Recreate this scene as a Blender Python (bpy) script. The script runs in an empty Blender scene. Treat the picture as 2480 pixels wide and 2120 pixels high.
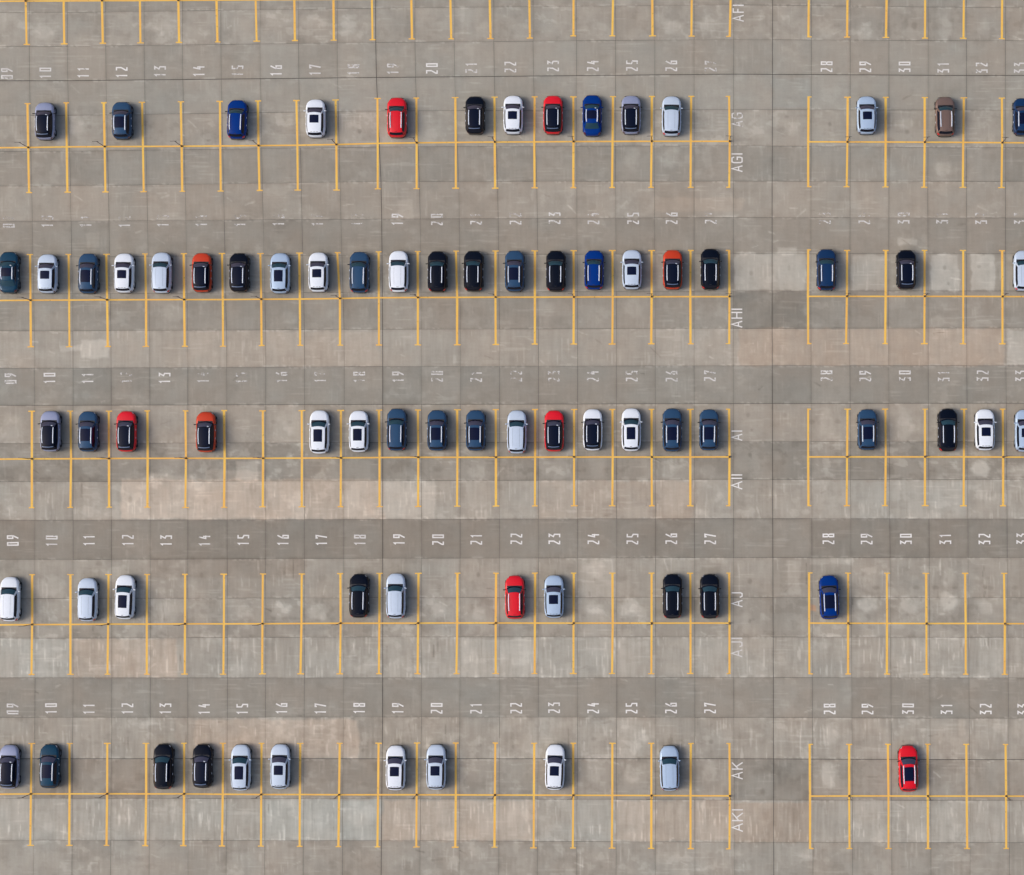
import bpy, bmesh, math, random
import numpy as np
from mathutils import Vector

# ------------------------------------------------------------------ layout
# The lot is flat; S metres of concrete per photo pixel.  X east, Y north, Z up.
S = 0.04
CXP, CYP = 1240.0, 1060.0
NADX, NADY, CAMH = 1650.0, 1250.0, 190.0       # point straight below the drone
def W(px, py): return ((px-CXP)*S, (CYP-py)*S)
def T(col, row, zx, zy): return (col*620+zx/3.342, row*530+zy/3.3415)   # survey tile -> px
def drop(px, py, h):                              # ground point under something seen at height h
    k = 1-h/CAMH
    return NADX+(px-NADX)*k, NADY+(py-NADY)*k

scene = bpy.context.scene
COL = scene.collection
rnd = random.Random(7)

def link(o, parent=None):
    COL.objects.link(o)
    if parent is not None: o.parent = parent
    return o
def tag(o, label=None, cat=None, group=None, kind=None):
    if label: o['label'] = label
    if cat: o['category'] = cat
    if group: o['group'] = group
    if kind: o['kind'] = kind
    return o

# ------------------------------------------------------------------ materials
def srgb(r, g, b):
    f = lambda c: (c/255/12.92) if c/255 <= 0.04045 else ((c/255+0.055)/1.055)**2.4
    return (f(r), f(g), f(b), 1)
def new_mat(name):
    m = bpy.data.materials.new(name); m.use_nodes = True
    nt = m.node_tree; nt.nodes.clear()
    out = nt.nodes.new('ShaderNodeOutputMaterial')
    b = nt.nodes.new('ShaderNodeBsdfPrincipled')
    nt.links.new(b.outputs[0], out.inputs[0])
    return m, nt, b, out
def noise(nt, vec, scale, detail=3, rough=0.55):
    n = nt.nodes.new('ShaderNodeTexNoise'); n.inputs['Scale'].default_value = scale
    n.inputs['Detail'].default_value = detail; n.inputs['Roughness'].default_value = rough
    nt.links.new(vec, n.inputs['Vector']); return n
def math_node(nt, op, a, b=None, c=None, clamp=False):
    n = nt.nodes.new('ShaderNodeMath'); n.operation = op; n.use_clamp = clamp
    for i, v in enumerate((a, b, c)):
        if v is None: continue
        if isinstance(v, (int, float)): n.inputs[i].default_value = v
        else: nt.links.new(v, n.inputs[i])
    return n.outputs[0]
def mapr(nt, v, a, b, c, d):
    n = nt.nodes.new('ShaderNodeMapRange')
    nt.links.new(v, n.inputs[0])
    for i, x in enumerate((a, b, c, d)): n.inputs[1+i].default_value = x
    return n.outputs[0]
def scaled(nt, vec, sx, sy, sz):
    n = nt.nodes.new('ShaderNodeMapping'); n.inputs['Scale'].default_value = (sx, sy, sz)
    nt.links.new(vec, n.inputs['Vector']); return n.outputs[0]
def geo_pos(nt):
    return nt.nodes.new('ShaderNodeNewGeometry').outputs['Position']

def simple(name, col, rough=0.5, metal=0.0, coat=0.0, spec=0.5, var=0.06):
    m, nt, b, _ = new_mat(name)
    tc = nt.nodes.new('ShaderNodeTexCoord').outputs['Object']
    n = noise(nt, tc, 6.0, 3)
    k = mapr(nt, n.outputs['Fac'], 0.25, 0.75, 1-var, 1+var)
    mix = nt.nodes.new('ShaderNodeMix'); mix.data_type = 'RGBA'; mix.blend_type = 'MULTIPLY'
    mix.inputs['Factor'].default_value = 1.0
    mix.inputs['A'].default_value = col
    cc = nt.nodes.new('ShaderNodeCombineColor')
    for i in range(3): nt.links.new(k, cc.inputs[i])
    nt.links.new(cc.outputs[0], mix.inputs['B'])
    nt.links.new(mix.outputs['Result'], b.inputs['Base Color'])
    nt.links.new(mapr(nt, n.outputs['Fac'], 0.2, 0.8, max(rough-0.05, 0.02), rough+0.06), b.inputs['Roughness'])
    b.inputs['Metallic'].default_value = metal
    b.inputs['Specular IOR Level'].default_value = spec
    b.inputs['Coat Weight'].default_value = coat
    b.inputs['Coat Roughness'].default_value = 0.08
    return m

def paint(name, rgb, metal=0.25, rough=0.35, coat=.2, spec=.45):
    return simple(name, srgb(*rgb), rough, metal, coat, spec, 0.03)
PAINT = {
 'white':      paint('white_paint', (230, 237, 244), 0.0, 0.35),
 'silver':     paint('silver_paint', (196, 211, 228), 0.1, 0.38),
 'pale_blue':  paint('pale_silver_blue_paint', (176, 198, 222), 0.15, 0.36),
 'grey':       paint('lilac_grey_paint', (150, 158, 186), 0.2, 0.36),
 'slate':      paint('slate_blue_paint', (44, 76, 108), 0.1, 0.22, .05, .3),
 'teal':       paint('dark_teal_paint', (18, 62, 86), 0.1, 0.22, .05, .3),
 'navy':       paint('navy_blue_paint', (18, 52, 92), 0.1, 0.22, .05, .3),
 'blue':       paint('royal_blue_paint', (0, 50, 126), 0.0, 0.2, 0.0, .15),
 'red':        paint('bright_red_paint', (222, 0, 28), 0.0, 0.35),
 'orange':     paint('burnt_orange_paint', (202, 58, 16), 0.1, 0.35),
 'black':      paint('black_paint', (5, 12, 27), 0.0, 0.14, 0.0, .22),
 'brown':      paint('brown_paint', (124, 102, 92), 0.3, 0.38),
}
GLOSS_BLACK = simple('gloss_black_roof', srgb(5, 12, 28), 0.12, 0, 0, .22)
GLASS_VIOLET = simple('violet_grey_glass', srgb(64, 62, 80), 0.08, 0, 0.2, 0.5, 0.12)
GLASS_TEAL = simple('teal_grey_glass', srgb(30, 62, 74), 0.08, 0, 0.2, 0.5, 0.12)
GLASS_DARK = simple('dark_glass', srgb(5, 14, 36), 0.08, 0, 0, .25)
SUNROOF = simple('sunroof_glass', srgb(8, 17, 46), 0.1, 0, 0, .25)
TRIM = simple('black_trim', srgb(22, 23, 27), 0.6)
RAIL = simple('pale_metal_rail', srgb(228, 236, 246), 0.35, 0.05)
RAIL_DARK = simple('smoke_rail', srgb(58, 66, 84), 0.3, 0.3)
REDLAMP = simple('red_lamp', srgb(205, 16, 30), 0.25, 0, 0.3)
REDLAMP_DARK = simple('dark_red_lamp', srgb(90, 14, 28), 0.25, 0, 0.3)
CLEARLAMP = simple('clear_lamp', srgb(168, 176, 188), 0.2, 0, 0.3)
WHITE_PATCH = simple('matte_white', srgb(215, 222, 228), 0.6)
RUBBER = simple('tyre_rubber', srgb(24, 24, 26), 0.85)
ALLOY = simple('alloy_rim', srgb(120, 124, 132), 0.35, 0.6)
SPOIL_SHEEN = simple('blue_grey_painted_sheen', srgb(92, 108, 134), 0.35, 0.1)  # colour of the reflection painted on the black spoilers
RUST = simple('brown_painted_steel', srgb(84, 62, 46), 0.7)
STEEL = simple('dark_steel', srgb(74, 68, 64), 0.6)

# ---- painted marks
def mark_mat(name, col, col2, base_wear, per_object):
    m, nt, b, out = new_mat(name)
    p = geo_pos(nt)
    n1 = noise(nt, p, 2.6, 5, 0.7); n2 = noise(nt, scaled(nt, p, 0.35, 0.35, 1), 1.0, 2)
    mx = nt.nodes.new('ShaderNodeMix'); mx.data_type = 'RGBA'
    mx.inputs['A'].default_value = col; mx.inputs['B'].default_value = col2
    nt.links.new(mapr(nt, n2.outputs['Fac'], 0.35, 0.65, 0, 1), mx.inputs['Factor'])
    nt.links.new(mx.outputs['Result'], b.inputs['Base Color'])
    b.inputs['Roughness'].default_value = 0.75
    fac = n1.outputs['Fac']
    if per_object:
        a = nt.nodes.new('ShaderNodeAttribute'); a.attribute_type = 'OBJECT'; a.attribute_name = 'wear'
        fa = nt.nodes.new('ShaderNodeAttribute'); fa.attribute_name = 'fade'
        wsum = math_node(nt, 'ADD', a.outputs['Fac'], fa.outputs['Fac'])
        thr = mapr(nt, wsum, 0, 1, 0.22, 0.62)
        d = math_node(nt, 'SUBTRACT', fac, thr)
        al = mapr(nt, d, -0.07, 0.05, 0.0, 1.0)
        al = math_node(nt, 'MULTIPLY', al, mapr(nt, a.outputs['Fac'], 0, 1, 1.0, 0.62))
    else:
        al = mapr(nt, fac, base_wear-0.06, base_wear+0.11, 0.35, 1.0)
    tr = nt.nodes.new('ShaderNodeBsdfTransparent')
    ms = nt.nodes.new('ShaderNodeMixShader')
    nt.links.new(al, ms.inputs[0]); nt.links.new(tr.outputs[0], ms.inputs[1]); nt.links.new(b.outputs[0], ms.inputs[2])
    nt.links.new(ms.outputs[0], out.inputs[0])
    return m
YELLOW = mark_mat('yellow_line_paint', srgb(242, 196, 88), srgb(238, 184, 88), 0.30, False)
WHITE_MARK = mark_mat('white_stencil_paint', srgb(238, 236, 230), srgb(220, 217, 211), 0.3, True)

# ---- concrete
def concrete(name, use_attr):
    m, nt, b, _ = new_mat(name)
    p = geo_pos(nt)
    if use_attr:
        a = nt.nodes.new('ShaderNodeAttribute'); a.attribute_name = 'tint'; base = a.outputs['Color']
    else:
        c = nt.nodes.new('ShaderNodeRGB'); c.outputs[0].default_value = srgb(150, 143, 135); base = c.outputs[0]
    fine = noise(nt, p, 5.5, 6, 0.75)
    blot = noise(nt, p, 0.9, 5, 0.65)
    st = noise(nt, scaled(nt, p, 3.2, 0.55, 1), 1.0, 4, 0.6)
    hz = noise(nt, scaled(nt, p, 0.5, 4.0, 1), 1.0, 4, 0.6)
    v = math_node(nt, 'ADD', mapr(nt, fine.outputs['Fac'], 0.2, 0.8, -0.055, 0.055), mapr(nt, blot.outputs['Fac'], 0.25, 0.75, -0.03, 0.03))
    v = math_node(nt, 'ADD', v, mapr(nt, st.outputs['Fac'], 0.2, 0.8, -0.025, 0.025))
    v = math_node(nt, 'ADD', v, mapr(nt, hz.outputs['Fac'], 0.2, 0.8, -0.035, 0.035))
    v = math_node(nt, 'ADD', v, 1.0)
    cc = nt.nodes.new('ShaderNodeCombineColor')
    for i in range(3): nt.links.new(v, cc.inputs[i])
    mix = nt.nodes.new('ShaderNodeMix'); mix.data_type = 'RGBA'; mix.blend_type = 'MULTIPLY'
    mix.inputs['Factor'].default_value = 1.0
    nt.links.new(base, mix.inputs['A']); nt.links.new(cc.outputs[0], mix.inputs['B'])
    nt.links.new(mix.outputs['Result'], b.inputs['Base Color'])
    b.inputs['Roughness'].default_value = 0.9
    b.inputs['Specular IOR Level'].default_value = 0.2
    return m
CONCRETE = concrete('concrete_slabs', True)
FARGROUND = concrete('plain_concrete', False)
SEALANT = simple('dark_joint_sealant', srgb(62, 58, 56), 0.9, 0, 0, 0.2)

# ------------------------------------------------------------------ the ground
YK = [150, 470, 830, 1680, 2100]
XJ = np.array([
 [71,163,256,349,442,535,630,723,817,910,1005,1100,1196,1291,1396,1491,1586,1681,1777,1871,1965,2059,2153,2248,2341,2435],
 [77,171,263,356,449,542,636,730,824,924,1017,1112,1206,1301,1397,1491,1585,1681,1776,1870,1964,2059,2153,2247,2341,2435],
 [84,177,269,363,455,549,644,738,834,927,1021,1115,1210,1304,1399,1493,1587,1681,1776,1870,1964,2058,2152,2248,2341,2436],
 [85,177,271,364,455,551,643,737,832,927,1021,1114,1210,1304,1399,1494,1588,1683,1777,1873,1968,2063,2158,2252,2347,2442],
 [81,174,268,361,455,548,641,734,829,923,1017,1112,1208,1301,1397,1492,1587,1683,1779,1874,1969,2065,2160,2255,2350,2445]], float)
XK = [150, 930, 1777, 2300]
YJ = [[31,20,12,18],[113,103,96,99],[196,188,180,183],[280,269,266,267],[367,356,353,358],[451,440,439,440],[536,531,527,528],
 [623,618,615,615],[712,708,705,705],[802,798,796,795],[892,888,886,886],[982,980,978,977],[1074,1072,1070,1070],[1167,1165,1162,1162],
 [1260,1258,1256,1257],[1356,1353,1351,1351],[1450,1448,1447,1448],[1546,1543,1543,1544],[1642,1642,1641,1642],[1738,1737,1738,1740],
 [1838,1838,1838,1840],[1934,1935,1938,1939],[2035,2036,2040,2041]]
EXT = 5
XJ = np.concatenate([XJ[:, :1]-94*np.arange(EXT, 0, -1)[None], XJ, XJ[:, -1:]+94*np.arange(1, EXT+1)[None]], axis=1)
YJ = np.array(YJ, float)
YJ = np.concatenate([YJ[:1]-84*np.arange(EXT, 0, -1)[:, None], YJ, YJ[-1:]+101*np.arange(1, EXT+1)[:, None]], axis=0)
NC, NR = XJ.shape[1], YJ.shape[0]
def xj(j, y): return np.interp(y, YK, XJ[:, j])
def yi(i, x): return np.interp(x, XK, YJ[i])
def corner(i, j):
    x = XJ[2, j]; y = yi(i, x)
    for _ in range(4): x = xj(j, y); y = yi(i, x)
    return x, y
HEAVY_J = {9+EXT: 0.05, 19+EXT: 0.046}
HEAVY_I = {2+EXT: 0.055, 11+EXT: 0.036, 20+EXT: 0.05}

def hash2(ix, iy, seed):
    h = (ix.astype(np.int64)*374761393 + iy.astype(np.int64)*668265263 + seed*974634397) & 0x7fffffff
    h = ((h ^ (h >> 13))*1274126177) & 0x7fffffff
    h = (h ^ (h >> 16))
    return (h & 0xffff)/65535.0
def vnoise(x, y, sx, sy, seed):
    x = x/sx; y = y/sy
    x0 = np.floor(x); y0 = np.floor(y); fx = x-x0; fy = y-y0
    fx = fx*fx*(3-2*fx); fy = fy*fy*(3-2*fy)
    a = hash2(x0, y0, seed); b = hash2(x0+1, y0, seed); c = hash2(x0, y0+1, seed); d = hash2(x0+1, y0+1, seed)
    return (a*(1-fx)+b*fx)*(1-fy)+(c*(1-fx)+d*fx)*fy
def fbm(x, y, sx, sy, seed, n=4):
    t = 0; amp = 1; tot = 0
    for k in range(n):
        t = t+amp*vnoise(x, y, sx/2**k, sy/2**k, seed+k*17); tot += amp; amp *= 0.55
    return t/tot
def sstep(a, b, x):
    t = np.clip((x-a)/(b-a), 0, 1); return t*t*(3-2*t)

# tone of each band of slabs in 0-255 steps: (level, warmth, streak, blotch)
BAND = {0:(-4,1,3,6),1:(-1,1,3,9),2:(0,0,2,4),3:(2,-1,2,4),4:(1,1,3,9),5:(-7,0,3,5),6:(1,3,3,5),7:(-7,1,2,5),8:(-3,1,4,6),9:(-7,1,3,6),
 10:(7,3,5,5),11:(-6,-1,2,5),12:(1,3,3,6),13:(-8,1,3,12),14:(8,2,6,8),15:(-15,0,2,4),16:(3,2,5,8),17:(-1,1,4,12),18:(8,0,9,7),
 19:(-7,0,2,5),20:(6,2,8,9),21:(-4,2,4,9),22:(11,0,10,7),23:(1,1,5,9)}
# stains and re-laid areas with a shape of their own: x0,y0,x1,y1, level, warmth
PATCH = [(293,1161,930,1258,13,7),(930,1163,1052,1258,16,1),(500,1140,640,1166,10,3),(360,1150,470,1166,9,2),(570,1118,625,1165,17,2),
 (1778,612,1952,704,17,-1),(1956,618,2055,704,8,0),(2062,618,2146,704,13,0),(2254,616,2322,704,19,-1),(2352,616,2410,704,21,-1),
 (1870,796,2432,886,3,7),(1790,796,1870,886,0,6),(2440,800,2520,886,12,-2),(455,804,920,888,4,3),(196,824,266,868,20,0),(144,836,200,850,15,0),
 (178,1548,428,1641,4,8),(0,1548,170,1641,9,-2),(1114,1548,1300,1641,9,0),(470,1742,868,1836,9,7),(425,1742,470,1836,4,3),
 (927,1938,1300,2037,6,7),(1400,1938,1490,2037,-1,-2),(1492,1938,1776,2037,1,7),(1778,1944,1965,2040,-6,8),(641,1938,922,2036,6,-4),
 (1305,1165,1680,1256,1,5),(1968,1165,2340,1258,6,-2),(1906,1358,1940,1440,11,0),(1960,1352,2070,1368,12,0),(1410,1352,1490,1448,8,0),
 (1870,190,1962,262,3,-3),(1778,1840,1960,1936,-7,-2),(1778,708,1955,796,-9,-2),(1490,1745,1560,1840,7,-1),(1395,1745,1490,1838,5,-1),
 (2320,1742,2340,1780,9,2),(620,600,640,700,4,0),(210,565,240,600,8,1),(0,1130,240,1163,-6,0),(2170,885,2260,896,4,0),
 (1880,598,1930,616,18,0),(1790,610,1830,616,14,0),(2175,578,2222,594,17,0),(960,485,1000,530,9,1),(1580,478,1800,512,5,3),(1775,1352,1870,1448,2,1),(1778,1258,1962,1351,7,1),(1778,1642,1962,1738,4,1),
 (2310,160,2345,190,3,0),(870,1742,920,1838,-5,0),(40,740,120,800,5,-1),(1963,1464,1976,1478,-4,34),(88,1841,364,1934,-8,2),(0,1258,1680,1351,0,1),(1300,1352,1395,1448,-6,1),(365,1352,740,1400,-6,1),(1305,1842,1395,1934,-3,0),(740,1842,925,1934,-7,1)]
# worn light ovals and drip marks inside stalls: x, y, rx, ry, level
OVAL = [(2378,1137,26,22,25),(2468,1140,22,20,13),(2102,1462,24,22,20),(2198,1466,26,24,18),(2296,1455,24,28,21),(2385,1470,20,22,10),
 (220,1143,24,16,9),(128,1142,22,16,7),(402,1143,24,16,7),(680,1480,24,22,13),(770,1480,26,24,16),(590,1482,22,20,10),(400,1475,22,24,8),(490,1478,22,20,8),
 (1533,1876,24,26,15),(1440,1872,22,28,9),(1718,1870,20,26,10),(2008,1870,22,38,18),(2010,1780,20,30,9),(1155,1142,26,18,10),(1062,1480,22,22,9),(1160,1485,20,20,10),
 (1620,1142,22,18,12),(1715,1140,22,18,8),(1525,1470,26,24,15),(1438,1475,22,20,10),(1440,1378,24,26,10),(2298,1400,16,26,10),(2100,1410,14,24,8),
 (186,300,18,30,12),(106,75,28,22,10),(106,298,40,22,8),(392,70,30,20,7),(765,60,30,22,6),(840,60,26,24,7),(1450,70,26,20,9),(1630,65,28,18,11),(1717,62,24,16,8),
 (2000,70,22,30,10),(2095,75,20,26,8),(2290,70,18,30,11),(2385,70,18,24,7),(1000,285,34,24,3),(2190,300,22,18,9),(2150,410,20,26,8),(2285,410,24,20,9),(1625,380,20,24,8),(1530,385,22,28,9),
 (120,1420,34,28,12),(1880,1290,30,30,2),(700,1010,26,40,6),(30,1040,30,40,8),(2000,1030,22,40,10),(2190,1030,22,40,9),(585,1045,24,40,6),(680,1050,24,40,6),
 (420,760,30,22,8),(700,770,26,18,6),(1320,745,28,20,7),(1535,745,24,26,8),(2270,780,26,16,9),(2165,735,26,18,5),
 (2014,1084,7,5,-11),(1966,1022,8,6,-10),(2030,1022,8,6,-9),(2210,1022,8,6,-10),(662,1022,6,5,-9),(702,1022,6,5,-9),(2120,1424,9,5,-14),(2218,1424,10,5,-13),
 (2264,1424,9,5,-13),(2312,1424,11,5,-12),(2396,1424,12,5,-10),(2460,1424,9,7,-12),(2155,1418,7,4,-8),(2192,58,9,14,-11),(2215,62,8,10,-12),(1730,40,10,9,-9),
 (1816,1102,5,6,-18),(1816,1505,5,6,-17),(2110,1520,9,5,-12),(316,1210,6,10,-14),(500,1215,8,8,-10),(1624,1795,6,14,-13),(1648,1800,10,9,-10),(1905,283,6,4,-14),(1912,238,6,3,-5),
 (1795,338,26,5,-8),(2205,590,4,3,5),(668,310,16,12,-8),(1848,1920,6,9,-10),(1895,1880,16,22,-8),(116,1995,10,30,4),(640,1215,14,34,-9),(612,1190,9,22,-8),(240,1365,8,6,-12),(1840,1870,18,14,-5)]

_sr = random.Random(21)
SCR = []
for bd, (y0, y1), cnt in ((1,(20,95),14),(3,(190,265),8),(4,(270,350),16),(6,(445,525),26),(7,(536,612),14),(8,(620,700),18),(10,(800,885),30),(11,(892,975),12),(12,(984,1068),14),
   (13,(1076,1160),26),(14,(1168,1255),44),(16,(1356,1446),34),(17,(1450,1542),26),(18,(1546,1638),70),(19,(1644,1735),12),(20,(1740,1835),60),(21,(1842,1932),20),(22,(1940,2034),90),(23,(2040,2118),26)):
    for _ in range(cnt):
        x = _sr.uniform(0, 2480); y = _sr.uniform(y0, y1)
        a = math.pi/2+_sr.gauss(0, .16) if (bd in (14, 16, 18, 20, 22, 17) and _sr.random() < .85) else _sr.gauss(0, .2)
        l = _sr.uniform(6, 26); c_ = math.cos(a)*l; d_ = math.sin(a)*l
        SCR.append((x, max(y0, y-d_), x+c_, min(y1, y+d_), _sr.uniform(.6, 1.5), _sr.choice((1, 1, 1, 1, -1))*_sr.uniform(8, 24)))
_sr = random.Random(77)
for _y, _rng in ((300, range(0, 26)), (660, range(19, 26)), (1020, range(0, 26)), (1400, range(0, 26)), (1790, range(0, 26))):
    for _c in _rng:
        _x = 24+94.2*_c
        if _sr.random() < .45: OVAL.append((_x+_sr.uniform(-8, 8), _y+_sr.uniform(-16, 30), _sr.uniform(3.5, 6.5), _sr.uniform(4, 8), -_sr.uniform(8, 17)))
        if _sr.random() < .30: OVAL.append((_x+_sr.uniform(-26, 26), _y+_sr.uniform(20, 70), _sr.uniform(2.5, 4), _sr.uniform(2.5, 5), -_sr.uniform(8, 16)))
def tint_of(px, py, band, col, u, v, seed):
    L, Wm, st, bl = BAND.get(band, BAND[band % 24])
    r = random.Random(seed)
    L = L+r.uniform(-3.2, 3.2); Wm = Wm+r.uniform(-.9, .9)
    ox, oy = r.uniform(0, 900), r.uniform(0, 900)
    lev = np.full(px.shape, 147.0+L); warm = np.full(px.shape, float(Wm))
    for (x0, y0, x1, y1, a, b) in PATCH:
        if x1 < px.min()-20 or x0 > px.max()+20 or y1 < py.min()-20 or y0 > py.max()+20: continue
        jx = (fbm(px, py, 22, 22, 31)-.5)*16; jy = (fbm(px, py, 22, 22, 57)-.5)*12
        k = sstep(x0-3, x0+3, px+jx)*sstep(x1+3, x1-3, px+jx)*sstep(y0-3, y0+3, py+jy)*sstep(y1+3, y1-3, py+jy)
        k = k*(0.75+0.5*fbm(px, py, 16, 30, 71))
        lev += a*k*1.12; warm += b*k*1.05
    for (cx, cy, rx, ry, a) in OVAL:
        if abs(cx-px.mean()) > 120 or abs(cy-py.mean()) > 120: continue
        d = np.hypot((px-cx)/rx, (py-cy)/ry)+(fbm(px, py, 16, 16, 91)-.5)*0.9
        lev += a*(1.25 if a > 0 else 1.0)*sstep(1.2, 0.55, d)
    for (ax, ay, bx, by, w_, a) in SCR:
        if max(ax, bx) < px.min() or min(ax, bx) > px.max() or max(ay, by) < py.min() or min(ay, by) > py.max(): continue
        ux, uy = bx-ax, by-ay; k = np.clip(((px-ax)*ux+(py-ay)*uy)/(ux*ux+uy*uy), 0, 1)
        d = np.hypot(px-ax-ux*k, py-ay-uy*k+(vnoise(px, py, 9, 9, 5)-.5)*2)
        lev += a*sstep(w_+1.6, w_*.4, d)*(.35+.9*vnoise(px, py, 5, 8, 19))
    # brushed streaks, blotches, scuffs
    s = fbm(px+ox, py+oy, 7, 80, 3, 3); s2 = fbm(px+ox, py+oy, 3.2, 40, 9, 2)
    lev += st*1.1*(s-.5)*2+st*0.6*(s2-.5)*2
    lev += st*2.2*sstep(.66, .78, s2)*sstep(.5, .75, vnoise(px, py, 38, 30, 14))
    b0 = fbm(px+ox*.1, py+oy*.1, 48, 40, 21, 5)
    lev += bl*.85*(sstep(.36, .64, b0)-.5)
    b1 = fbm(px, py, 26, 20, 23, 5)
    lev += bl*1.35*sstep(.575, .70, b1)*sstep(.35, .65, vnoise(px, py, 110, 70, 29))-bl*.7*sstep(.40, .30, b1)
    h = fbm(px, py, 70, 3.4, 41, 3)
    lev += 10*sstep(.64, .76, h)*sstep(.4, .7, vnoise(px, py, 60, 40, 43))
    lev += (fbm(px, py, 320, 260, 61, 3)-.5)*10
    warm += (fbm(px, py, 60, 60, 63, 3)-.5)*7
    # slab edges: grime in, pale lime deposit just beside the joints
    e = np.minimum.reduce([u, 1-u, v, 1-v])*92
    lev -= 6*sstep(7, 0, e)*(0.5+fbm(px, py, 14, 14, 77))
    ev = np.minimum(v, 1-v)*92
    lev += 19*sstep(7, 1, ev)*sstep(.56, .70, vnoise(px, py, 34, 120, 81+band))*sstep(.3, .6, vnoise(px, py, 6, 4, 83))
    # pale tyre-polished middle of the parking bays
    if band in (1, 4, 8, 12, 13, 17, 21) or band in (0, 5, 9, 14, 18, 22):
        c = sstep(.52, .2, np.abs(u-.48)+(fbm(px, py, 20, 30, 33)-.5)*.35)
        lev += (4 if band in (1, 4, 8, 12, 17, 21) else 2)*c
    r_ = lev+5.5+0.75*warm; g_ = lev-2.5-.05*warm; b_ = lev-9.5-0.5*warm
    rgb = np.stack([r_, g_, b_], -1)/255
    lin = np.where(rgb <= .04045, rgb/12.92, ((np.clip(rgb, 0, 1)+.055)/1.055)**2.4)
    return lin*np.array([1.075, 1.125, 1.04])

def build_slabs():
    grids = {}
    for N in (36, 6):
        t = np.linspace(0, 1, N)
        U, V = np.meshgrid(t, t)
        q = np.array([[a*N+b, (a+1)*N+b, (a+1)*N+b+1, a*N+b+1] for a in range(N-1) for b in range(N-1)])
        grids[N] = (U, V, q)
    vs, cs, fs = [], [], []
    base = 0
    for i in range(NR-1):
        for j in range(NC-1):
            N = 36 if EXT-1 <= i <= NR-EXT-1 and EXT-1 <= j <= NC-EXT-1 else 6
            U, V, q = grids[N]
            A = corner(i, j); B = corner(i, j+1); C_ = corner(i+1, j+1); D = corner(i+1, j)
            px = (A[0]*(1-U)+B[0]*U)*(1-V)+(D[0]*(1-U)+C_[0]*U)*V
            py = (A[1]*(1-U)+B[1]*U)*(1-V)+(D[1]*(1-U)+C_[1]*U)*V
            band = i-EXT+1
            col = tint_of(px, py, band if 0 <= band <= 23 else band % 24, j-EXT+1, U, V, i*97+j)
            X = (px-CXP)*S; Y = (CYP-py)*S
            jw = lambda a, b, k: (.009+.019*float(hash2(np.array(a), np.array(b), k)))
            gl = HEAVY_J.get(j, jw(i, j, 1))/2; gr = HEAVY_J.get(j+1, jw(i, j+1, 1))/2
            gt = HEAVY_I.get(i, jw(i, j, 2))/2; gb = HEAVY_I.get(i+1, jw(i+1, j, 2))/2
            X = X+gl*(1-U)-gr*U; Y = Y-gt*(1-V)+gb*V
            vs.append(np.stack([X, Y, np.zeros_like(X)], -1).reshape(-1, 3))
            cs.append(np.concatenate([col.reshape(-1, 3), np.ones((N*N, 1))], 1))
            fs.append(q+base); base += N*N
    v = np.concatenate(vs); c = np.concatenate(cs); f = np.concatenate(fs)
    me = bpy.data.meshes.new('concrete_paving')
    me.vertices.add(len(v)); me.vertices.foreach_set('co', v.astype(np.float32).ravel())
    me.loops.add(f.size); me.loops.foreach_set('vertex_index', f.astype(np.int32).ravel())
    me.polygons.add(len(f)); me.polygons.foreach_set('loop_start', np.arange(0, f.size, 4, dtype=np.int32))
    me.polygons.foreach_set('loop_total', np.full(len(f), 4, np.int32))
    me.update(calc_edges=True)
    at = me.color_attributes.new('tint', 'FLOAT_COLOR', 'POINT')
    at.data.foreach_set('color', c.astype(np.float32).ravel())
    me.materials.append(CONCRETE)
    return tag(link(bpy.data.objects.new('pavement', me)), kind='structure')
build_slabs()

def flat(name, x0, y0, x1, y1, z, mat):
    me = bpy.data.meshes.new(name)
    me.from_pydata([(x0, y0, z), (x1, y0, z), (x1, y1, z), (x0, y1, z)], [], [(0, 1, 2, 3)])
    me.materials.append(mat)
    return tag(link(bpy.data.objects.new(name, me)), kind='structure')
a = W(*corner(0, 0)); b = W(*corner(NR-1, NC-1))
flat('joint_bed', a[0]-.5, b[1]-.5, b[0]+.5, a[1]+.5, -.02, SEALANT)
flat('ground', -2500, -2500, 2500, 2500, -.05, FARGROUND)

# ------------------------------------------------------------------ yellow bay lines
# per row: tops, junctions, bottoms as survey readings (tile column, x, y)
def pts(row, *tiles):
    out = []
    for c, lst in enumerate(tiles):
        out += [T(c, row, x, y) for x, y in lst]
    return out
ROWS = {}
AFb = pts(0, [(215,357),(520,352),(832,347),(1137,344),(1450,340),(1760,336)],
 [(5,330),(315,325),(630,322),(943,318),(1263,312),(1580,311),(1898,309)],
 [(145,305),(497,287),(812,287),(1137,287),(1452,289),(1762,291)],
 [(327,295),(640,297),(955,300),(1270,305),(1582,307),(1893,310)])
AFt = pts(0, [(208,10),(515,9),(825,7),(1132,6),(1443,4),(1752,2)], [(-3,0),(310,-2),(627,-4),(938,-6),(1257,-8),(1573,-10),(1892,-12)],
 [(140,-14),(498,-24),(818,-26),(1135,-26),(1455,-26),(1770,-26)], [(330,-24),(643,-24),(960,-22),(1272,-20),(1585,-16),(1895,-14)])
ROWS['AF'] = (None, AFt, AFb)
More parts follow.
